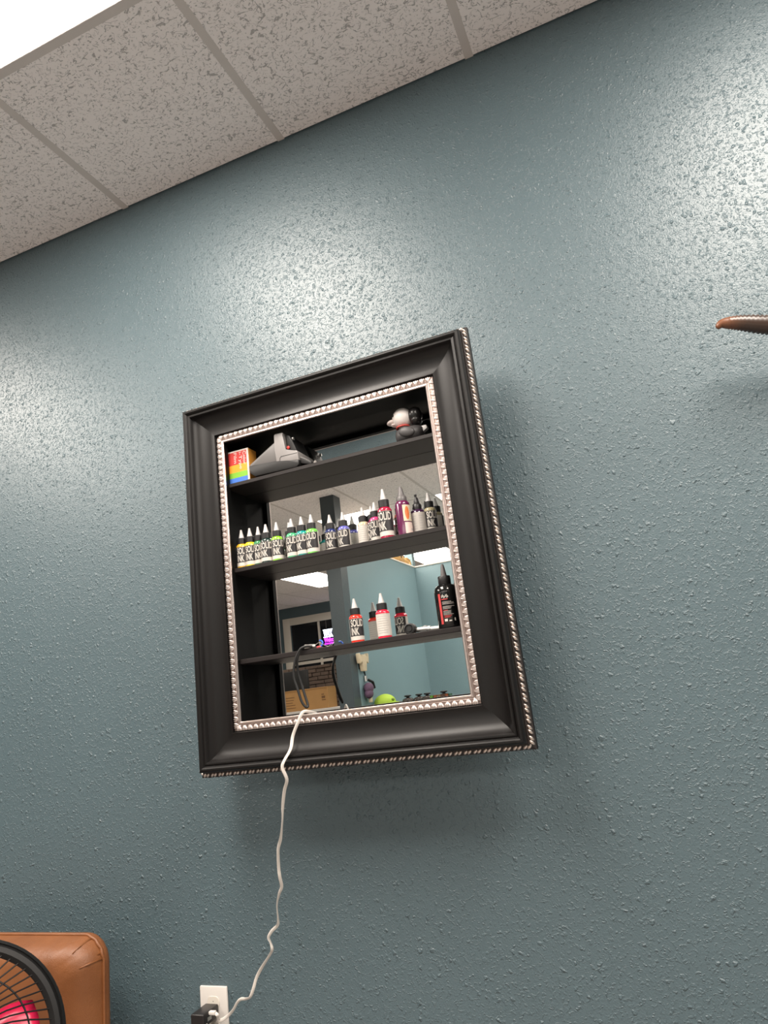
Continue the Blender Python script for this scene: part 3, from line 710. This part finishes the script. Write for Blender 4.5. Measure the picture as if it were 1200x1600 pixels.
def tw(f):
    a = .35*math.sin(f*31)+.25*math.sin(f*67+1)
    for c0, amp, wd in ((.50, 1.0, .05), (.605, 1.25, .025), (.78, .9, .03), (.30, .8, .03)): a += amp*math.exp(-((f-c0)/wd)**2)
    return a
ribbon(rel((-1.05, 0, -.70), spline(cord, 5)), .0037, .0013, tw, None).build('flat_cable', mat('white_cable', (.66, .61, .56), .42, var=.03), cd)
MB().box(-.1145, -.0975, -.050, -.040, .0195, .0275, .002, 2).build('usb_plug', M_white, cd)
# second lead going down
MB().tube(rel((-1.05, 0, -.70), spline([(-1.168, -.056, -.693), (-1.174, -.058, -.706), (-1.184, -.056, -.726), (-1.190, -.040, -.78)], 5)), .0045, 10).build('second_lead', MATS['white_cable'], cd)

# ------------------------------------------------------------------ horn on the right
hn = thing('animal_horn', 'dark brown polished horn tip jutting in from the right edge', 'horn', (.62, 0, .63))
hp = spline(rel((.62, 0, .63), [(.2410, -.122, .650), (.250, -.121, .6570), (.266, -.119, .6555), (.290, -.116, .6490), (.320, -.112, .6380), (.352, -.107, .628), (.40, -.100, .617), (.46, -.090, .613), (.52, -.075, .620), (.56, -.05, .63)]), 8)
def hr(f): 
    base = .0035+.0150*min(1, f/.42)**.75+.012*max(0, f-.42)
    return base*(1+(.075*math.sin(f*230) if f > .22 else 0))
m, nt, b = nodes('horn_keratin')
tc = N(nt, 'ShaderNodeTexCoord'); sx = N(nt, 'ShaderNodeSeparateXYZ'); nt.links.new(tc.outputs['Object'], sx.inputs[0])
nz = N(nt, 'ShaderNodeTexNoise'); nz.inputs['Scale'].default_value = 60; nz.inputs['Detail'].default_value = 4; nt.links.new(tc.outputs['Object'], nz.inputs['Vector'])
rv = math_node(nt, 'ADD', sx.outputs[0], math_node(nt, 'MULTIPLY', nz.outputs[0], .03))
mx = N(nt, 'ShaderNodeMix', data_type='RGBA'); nt.links.new(smooth(nt, rv, -.365, -.305), mx.inputs[0])
mx.inputs[6].default_value = (.19, .070, .030, 1); mx.inputs[7].default_value = (.045, .024, .016, 1)
nt.links.new(mx.outputs[2], b.inputs['Base Color']); b.inputs['Roughness'].default_value = .36; b.inputs['Coat Weight'].default_value = .1
MB().tube(hp, hr, 20).build('horn', m, hn, smooth=180)
mb = MB(); mb.lathe([(0, .022), (.06, .022), (.072, .014), (.075, 0), (0, 0)], 28, Matrix.Translation((-.02, 0, 0)) @ Matrix.Rotation(PI/2, 4, 'X')); mb.build('mount', mat('walnut_mount', (.10, .05, .025), .4, var=.3), hn)
mb = MB(); mb.ball((-.055, -.045, .0), (.030, .035, .032), 16, 10); mb.build('horn_cap', mat('leather_cap', (.03, .02, .015), .5), hn, smooth=180)

# ------------------------------------------------------------------ leather chair and fan at lower left
lc = thing('leather_chair', 'tan leather chair back with gathered corner seam at lower left', 'chair', (-1.736, -.13, FL))
m, nt, b = nodes('tan_leather')
tc = N(nt, 'ShaderNodeTexCoord')
n1 = N(nt, 'ShaderNodeTexNoise'); n1.inputs['Scale'].default_value = 7; n1.inputs['Detail'].default_value = 6; nt.links.new(tc.outputs['Object'], n1.inputs['Vector'])
n2 = N(nt, 'ShaderNodeTexVoronoi'); n2.inputs['Scale'].default_value = 420; nt.links.new(tc.outputs['Object'], n2.inputs['Vector'])
n3 = N(nt, 'ShaderNodeTexNoise'); n3.inputs['Scale'].default_value = 22; n3.inputs['Detail'].default_value = 3; nt.links.new(tc.outputs['Object'], n3.inputs['Vector'])
cr = N(nt, 'ShaderNodeValToRGB'); cr.color_ramp.elements[0].position = .3; cr.color_ramp.elements[0].color = (.150, .050, .014, 1); cr.color_ramp.elements[1].position = .7; cr.color_ramp.elements[1].color = (.240, .088, .028, 1)
nt.links.new(n1.outputs[0], cr.inputs[0]); nt.links.new(cr.outputs[0], b.inputs['Base Color'])
hh = math_node(nt, 'ADD', math_node(nt, 'MULTIPLY', n2.outputs['Distance'], .10), math_node(nt, 'MULTIPLY', n3.outputs[0], .9))
bp = N(nt, 'ShaderNodeBump'); bp.inputs['Strength'].default_value = .35; bp.inputs['Distance'].default_value = .006; nt.links.new(hh, bp.inputs['Height']); nt.links.new(bp.outputs[0], b.inputs['Normal'])
b.inputs['Roughness'].default_value = .46; M_leather = m
# cushion: rounded, puffed slab with gathers at the top right corner
CW, Z0c, Z1c, Dc = .335, .14, .567, .070
def rrect(hw, z0, z1, rad, n=10):
    pts = []
    for cx, cz, a0 in ((hw-rad, z1-rad, 0), (-hw+rad, z1-rad, PI/2), (-hw+rad, z0+rad, PI), (hw-rad, z0+rad, 1.5*PI)):
        for k in range(n+1):
            a = a0+PI/2*k/n; pts.append((cx+rad*math.cos(a), cz+rad*math.sin(a)))
    return pts
mb = MB(); base = rrect(CW, Z0c, Z1c, .062, 14); cxm, czm = 0, (Z0c+Z1c)/2; rings = []
levels = [(0.0, -1.30), (.40, -1.26), (.62, -1.17), (.76, -1.04), (.86, -.86), (.92, -.66), (.96, -.42), (.985, -.18), (1.0, .10), (.99, .25), (.95, .40), (.80, .48), (.5, .5), (0, .5)]
def scale_of(s_): return {0: 0}.get(s_, .45+.55*s_ if s_ > .6 else s_*1.2)
def gather(px, pz, s_):
    d = math.hypot(px-(CW-.035), pz-(Z1c-.035)); a = math.atan2(pz-(Z1c-.09), px-(CW-.09))
    return .0012*math.sin(a*26)*math.exp(-(d/.035)**2)*(1 if .85 < s_ < .99 else 0)
for s_, d_ in levels:
    if s_ == 0: rings.append([mb.b.verts.new((cxm, d_*Dc, czm))]); continue
    rings.append([mb.b.verts.new((cxm+(px-cxm)*scale_of(s_), d_*Dc+gather(px, pz, s_), czm+(pz-czm)*scale_of(s_))) for px, pz in base])
n = len(base)
for a, c in zip(rings, rings[1:]):
    for k in range(n):
        q = []
        for v in (a[k % len(a)], a[(k+1) % len(a)], c[(k+1) % len(c)], c[k % len(c)]):
            if v not in q: q.append(v)
        if len(q) > 2: mb.b.faces.new(q)
mb.build('back_cushion', M_leather, lc, smooth=180)
pip = [(px*1.000, -.02*Dc+.0015*math.sin(i*1.7), czm+(pz-czm)*1.000) for i, (px, pz) in enumerate(base)]
MB().tube(pip, .0042, 8, close=True).build('piping', M_leather, lc, smooth=180)
mb = MB()
for (ang, ln) in ((22, .030), (10, .020), (64, .018)):
    a = math.radians(ang); c0 = Vector((CW-.062, 0, Z1c-.062)); d0 = Vector((math.cos(a), 0, math.sin(a)))
    p1 = c0+d0*.060; p0 = c0+d0*(.060-ln)
    mb.tube([(p0.x, -.78*Dc, p0.z), ((p0.x+p1.x)/2, -.55*Dc, (p0.z+p1.z)/2+.001), (p1.x, -.02*Dc, p1.z)], lambda f: .0012+.0030*f, 6)
mb.build('gather_fold', M_leather, lc, smooth=180)
MB().box(-.30, .30, -.03, .03, .10, .16, .01, 2).build('seat_frame', M_rubber, lc)
for sx_ in (-1, 1):
    for y_ in (-.05, .05): MB().tube([(sx_*.28, y_, 0), (sx_*.28, y_*.4, .14)], .016, 10).build('leg', M_rubber, lc)

fan = thing('floor_fan', 'round black floor fan with wire grille and pink blades at lower left', 'fan', (-1.44, -.50, FL))
FC = Vector((0, 0, ZC-.590))                    # hub, relative to the base
ax = Vector((.754, -.579, .309)).normalized()     # blowing direction
uu = ax.cross(Vector((0, 0, 1))).normalized(); vv = uu.cross(ax).normalized()
FR = .208
FM = Matrix(((uu.x, vv.x, ax.x, FC.x), (uu.y, vv.y, ax.y, FC.y), (uu.z, vv.z, ax.z, FC.z), (0, 0, 0, 1)))
mb = MB(); mb.lathe([(FR*.855, .030), (FR*.90, .036), (FR*.945, .034), (FR*.965, .028), (FR*.975, .030), (FR, .024), (FR*1.01, .010), (FR*1.0, -.055), (FR*.97, -.055), (FR*.96, .0), (FR*.86, .020), (FR*.855, .030)], 72, FM); mb.build('rim', mat('black_fan_plastic', (.008, .0075, .0075), .5, spec=.3), fan, smooth=35)
for k in range(60):
    a0 = 2*PI*k/60; pts = []
    for q in range(7):
        f = q/6; rr = FR*(.20+.70*f); a = a0-.55*(1-f)**1.3+0.0
        pts.append(FM @ Vector((rr*math.cos(a), rr*math.sin(a), .030+.022*(1-f*f))))
    MB().tube(pts, .0016, 6).build('grille_wire', MATS['black_fan_plastic'], fan)
for rr, zz in ((.42, .046), (.68, .039)):
    MB().tube([FM @ Vector((FR*rr*math.cos(2*PI*k/48), FR*rr*math.sin(2*PI*k/48), zz)) for k in range(48)], .0018, 6, close=True).build('grille_ring', MATS['black_fan_plastic'], fan)
mb = MB(); mb.lathe([(0, .058), (FR*.16, .056), (FR*.21, .048), (FR*.21, .040), (0, .040)], 32, FM); mb.build('hub_cap', MATS['black_fan_plastic'], fan)
mb = MB(); mb.lathe([(0, .012), (FR*.14, .010), (FR*.15, -.02), (FR*.16, -.09), (0, -.10)], 24, FM); mb.build('motor', MATS['black_fan_plastic'], fan)
M_blade = mat('hot_pink_blade', (.72, .02, .085), .3)
for k in range(3):
    a0 = 2.86+2*PI*k/3; mb = MB(); rows = []
    for q in range(9):
        f = q/8; rr = FR*(.13+.66*f); half = .22+.30*math.sin(PI*min(1, f*.62+.2))
        rows.append([mb.b.verts.new(FM @ Vector((rr*math.cos(a0+s_*half+.25*f), rr*math.sin(a0+s_*half+.25*f), -.004+.016*s_))) for s_ in (-1, -.5, 0, .5, 1)])
    for a, c in zip(rows, rows[1:]):
        for j in range(4): mb.b.faces.new([a[j], a[j+1], c[j+1], c[j]])
    o = mb.build('blade', M_blade, fan, smooth=180); sd = o.modifiers.new('thick', 'SOLIDIFY'); sd.thickness = .002
MB().tube([(0, 0, .02), FC+Vector((-.03, .02, -.04))-ax*.05], .014, 14).build('pole', MATS['black_fan_plastic'], fan)
MB().lathe([(0, .03), (.03, .03), (.05, .024), (.14, .012), (.15, 0), (0, 0)], 36).build('base', MATS['black_fan_plastic'], fan)

# ------------------------------------------------------------------ things seen only in the mirror
sg = thing('neon_sign', 'glowing white and magenta window sign mirrored beside the dark post', 'sign', (-5.27, YF+.05, .94))
MB().box(-.145, .145, -.012, 0, 0, .275, .003).build('sign_panel', mat('sign_backing', (.02, .01, .04), .3), sg)
M_n1 = emis('neon_white', (.80, .88, 1.0), 9.0); M_n2 = emis('neon_magenta', (.85, .05, .95), 6.0)
link('lettering', join_text([('WALK INS', .27, .105, -.135, .145, .02)], lambda a, b: (a, .012, b), M_n1), sg)
link('lettering', join_text([('Welcome', .27, .075, -.135, .050, .02)], lambda a, b: (a, .012, b), M_n2), sg)
mb = MB()
for z in (.262, .137): mb.tube([(-.14, .010, z), (.14, .010, z)], .006, 6)
mb.build('white_tube', M_n1, sg)
mb = MB(); mb.box(-.135, .135, .004, .010, .008, .036); mb.build('magenta_bar', emis('neon_violet', (.45, .03, .70), 3.0), sg, smooth=0)
for x in (-.08, .08): MB().tube([(x, .0, .275), (x, -.01, .44)], .0015, 5).build('hanging_wire', M_steel, sg)

rc = thing('reception_counter', 'white topped counter mirrored at the bottom left of the cabinet', 'counter', (-3.75, -5.12, FL))
MB().box(-.75, .63, -.30, .14, .945, .985, .006).build('counter_top', M_white, rc)
MB().box(-.72, .60, -.28, .12, 0, .945).build('counter_body', mat('grey_counter', (.25, .24, .23), .6), rc, smooth=0)
cb = thing('cardboard_box', 'brown cardboard box mirrored at the bottom left behind the hanging cord', 'box', (-3.53, -5.08, FL+.985))
M_card = mat('cardboard', (.50, .27, .10), .7, var=.08, scale=12)
MB().box(-.28, .27, -.13, .07, 0, .205, .003, 1).build('carton', M_card, cb, smooth=30)
MB().box(-.28, .27, -.135, .075, .205, .213, .001, 1).build('lid_flap', M_card, cb, smooth=30)
mb = MB()
for q in range(5): mb.box(-.235, -.235+random.uniform(.05, .13), .0705, .0712, .035+q*.026, .041+q*.026)
mb.box(.195, .240, .0705, .0712, .080, .090); mb.box(.195, .235, .0705, .0712, .100, .125); mb.box(.195, .225, .0705, .0712, .135, .145)
mb.build('carton_print', mat('carton_ink', (.20, .10, .04), .7), cb, smooth=0)
sp = thing('stone_screen', 'brown stone-faced screen panel mirrored behind the cardboard box', 'screen', (-3.78, -5.75, FL))
MB().box(-.60, .30, -.06, .0, 0, 1.465).build('panel_core', mat('brown_mortar', (.030, .022, .018), .8), sp, smooth=0)
M_stone = mat('brown_ledge_stone', (.105, .070, .052), .8, var=.35, scale=18, bump=.5, bscale=60)
z = .90
while z < 1.455:
    hgt = .044; x = -.60
    while x < .295:
        wd = min(random.uniform(.10, .22), .295-x)
        if wd > .02: MB().box(x+.004, x+wd-.004, 0, random.uniform(.012, .024), z+.003, min(z+hgt-.003, 1.462), .003, 1).build('stone', M_stone, sp, smooth=30)
        x += wd
    z += hgt
mo = thing('computer_monitor', 'black monitor mirrored at the left behind the cardboard box', 'monitor', (-3.86, -5.30, FL+.985))
MB().box(-.22, .235, -.02, .02, .05, .425, .004).build('screen', M_rubber, mo)
MB().box(-.03, .03, -.02, .02, 0, .07).build('stand', M_rubber, mo, smooth=0)
mo2 = thing('speaker_cabinet', 'black cloth speaker box mirrored between the stone screen and dark post', 'speaker', (-3.16, -5.30, FL+.985))
MB().box(-.075, .115, -.10, .06, 0, .395, .006).build('cabinet', mat('dark_cloth', (.022, .020, .019), .8, bump=.3), mo2)
MB().box(-.060, .100, .061, .066, .015, .38, .002, 1).build('grille_cloth', MATS['dark_cloth'], mo2)

wc = thing('work_cabinet', 'low cabinet mirrored along the bottom edge of the cabinet mirror', 'cabinet', (-1.60, -4.02, FL))
MB().box(-.72, .60, -.30, .26, .935, .968, .005).build('worktop', M_shelf, wc)
MB().box(-.70, .58, -.28, .24, 0, .935).build('body', mat('grey_laminate', (.20, .20, .20), .5), wc, smooth=0)
gc = thing('felt_cap', 'lime green cap mirrored at the bottom of the mirror', 'cap', (-2.235, -4.00, FL+.968))
mb = MB(); mb.ball((0, 0, .012), (.092, .10, .072), 20, 12)
for v in mb.b.verts:
    if v.co.z < 0: v.co.z = 0
mb.build('crown', mat('lime_felt', (.42, .62, .06), .7, bump=.2), gc, smooth=180)
mb = MB(); mb.box(.060, .110, -.05, .07, .001, .012, .004); mb.build('brim', MATS['lime_felt'], gc)
mb = MB(); mb.ball((.085, .030, .032), (.012, .02, .012), 10, 6); mb.build('opening', mat('olive_shade', (.16, .24, .02), .7), gc, smooth=180)
M_smoke = mat('smoked_glass', (.050, .040, .036), .2)
for i, (x, y, lab) in enumerate(((-2.028, -4.0, 'leftmost small black-knobbed jar mirrored beside the lime cap'), (-1.950, -4.06, 'second small black-knobbed jar from the lime cap, mirrored'), (-1.857, -4.0, 'third small black-knobbed jar from the lime cap, mirrored'), (-1.728, -4.05, 'rightmost small black-knobbed jar behind the coloured ink caps, mirrored'))):
    j = thing('knobbed_jar', lab, 'jar', (x, y, FL+.968), group='knobbed jars on the work cabinet')
    MB().lathe([(0, 0), (.045, 0), (.048, .004), (.046, .018), (.035, .027), (.014, .031), (0, .031)], 20).build('jar_body', M_smoke, j)
    MB().lathe([(0, .030), (.011, .030), (.013, .036), (.029, .041), (.0295, .048), (.026, .051), (0, .052)], 20).build('knob', M_rubber, j)
cols = [((.16, .40, .05), 'green'), ((.35, .12, .05), 'rust'), ((.30, .20, .10), 'tan'), ((.12, .07, .05), 'brown'), ((.33, .10, .04), 'orange brown'), ((.07, .16, .10), 'dark green')]
for i, (c, nme) in enumerate(cols):
    p = thing('ink_cup', nme+' ink cup in the small pile mirrored at bottom right', 'cup', (-1.800+.032*i, -3.94+.01*(i % 2), FL+.968), group='ink cups on the work cabinet')
    MB().lathe([(0, .002), (.012, .0), (.017, .024), (.0175, .026), (.0155, .026), (.011, .006), (0, .005)], 14).build('cup', mat('cup_'+nme.replace(' ', '_'), c, .4), p)
pq = thing('wooden_plaque', 'bone-coloured winged wooden cross mirrored on the divider wall', 'plaque', (-2.34, -3.80, .203))
M_bone = mat('bone_wood', (.62, .52, .36), .55, var=.12, scale=30)
pf = lambda u, v, d: (d, -u, v)
MB().prism([(-0.03, 0.0), (0.03, 0.0), (0.042, 0.06), (0.045, 0.09), (0.055, 0.072), (0.085, 0.063), (0.092, 0.096), (0.098, 0.141), (0.08, 0.147), (0.066, 0.117), (0.04, 0.12), (0.034, 0.135), (-0.034, 0.135), (-0.04, 0.12), (-0.066, 0.117), (-0.08, 0.147), (-0.098, 0.141), (-0.092, 0.096), (-0.085, 0.063), (-0.055, 0.072), (-0.045, 0.09), (-0.042, 0.06)], .012, .045, pf, .003).build('cross', M_bone, pq)
MB().box(.001, .013, -.04, .04, .02, .12).build('backing', M_rubber, pq, smooth=0)
ps = thing('hanging_plush', 'purple plush charm on a black strap mirrored below the wooden cross', 'charm', (-2.34, -3.85, -.04))
MB().tube([(.006, 0, .255), (.010, -.012, .235), (.014, -.004, .20), (.012, .008, .23), (.006, 0, .255)], .004, 6).build('strap', M_rubber, ps)
MB().tube([(.014, -.002, .205), (.016, 0, .160)], .014, 8).build('clasp', M_steel, ps)
mb = MB(); mb.ball((.035, .0, .105), (.035, .070, .045), 16, 10); mb.ball((.035, .01, .060), (.034, .060, .040), 16, 10); mb.build('plush_body', mat('purple_plush', (.12, .07, .12), .9, bump=.8, bscale=120), ps, smooth=180)
mb = MB(); mb.box(.025, .045, -.035, .010, -.012, .045, .004); mb.build('foot', M_bone, ps)
mb = MB(); mb.tube([(.03, -.02, .17), (.05, -.06, .15), (.05, -.085, .10)], .012, 8); mb.build('tassel', M_rubber, ps)
sk = thing('carved_skull', 'tan carved animal skull lying on top of the divider wall, mirrored', 'carving', (-2.385, -5.20, 1.315))
M_tan = mat('tan_carving', (.60, .36, .13), .6, var=.3, scale=40, bump=.4)
mb = MB(); mb.ball((0, .02, .045), (.05, .20, .050), 18, 10); mb.ball((0, -.18, .035), (.038, .13, .035), 14, 8); mb.build('cranium', M_tan, sk, smooth=180)
mb = MB(); mb.tube([(0, -.16, .06), (0, -.28, .085), (0, -.37, .075), (.0, -.39, .03)], .012, 8); mb.build('jaw', M_tan, sk)
mb = MB(); mb.ball((.045, .02, .055), (.012, .018, .014), 10, 6); mb.build('eye_socket', M_rubber, sk, smooth=180)
mb = MB(); mb.tube([(0, .18, .03), (0, .30, .015), (0, .38, .02)], lambda f: .024-.016*f, 8); mb.build('tail_bone', M_tan, sk)

# lift everything from eye-level coordinates to floor coordinates
for o in list(COL.objects):
    if o.parent is None and o is not cam: o.location.z += ZC
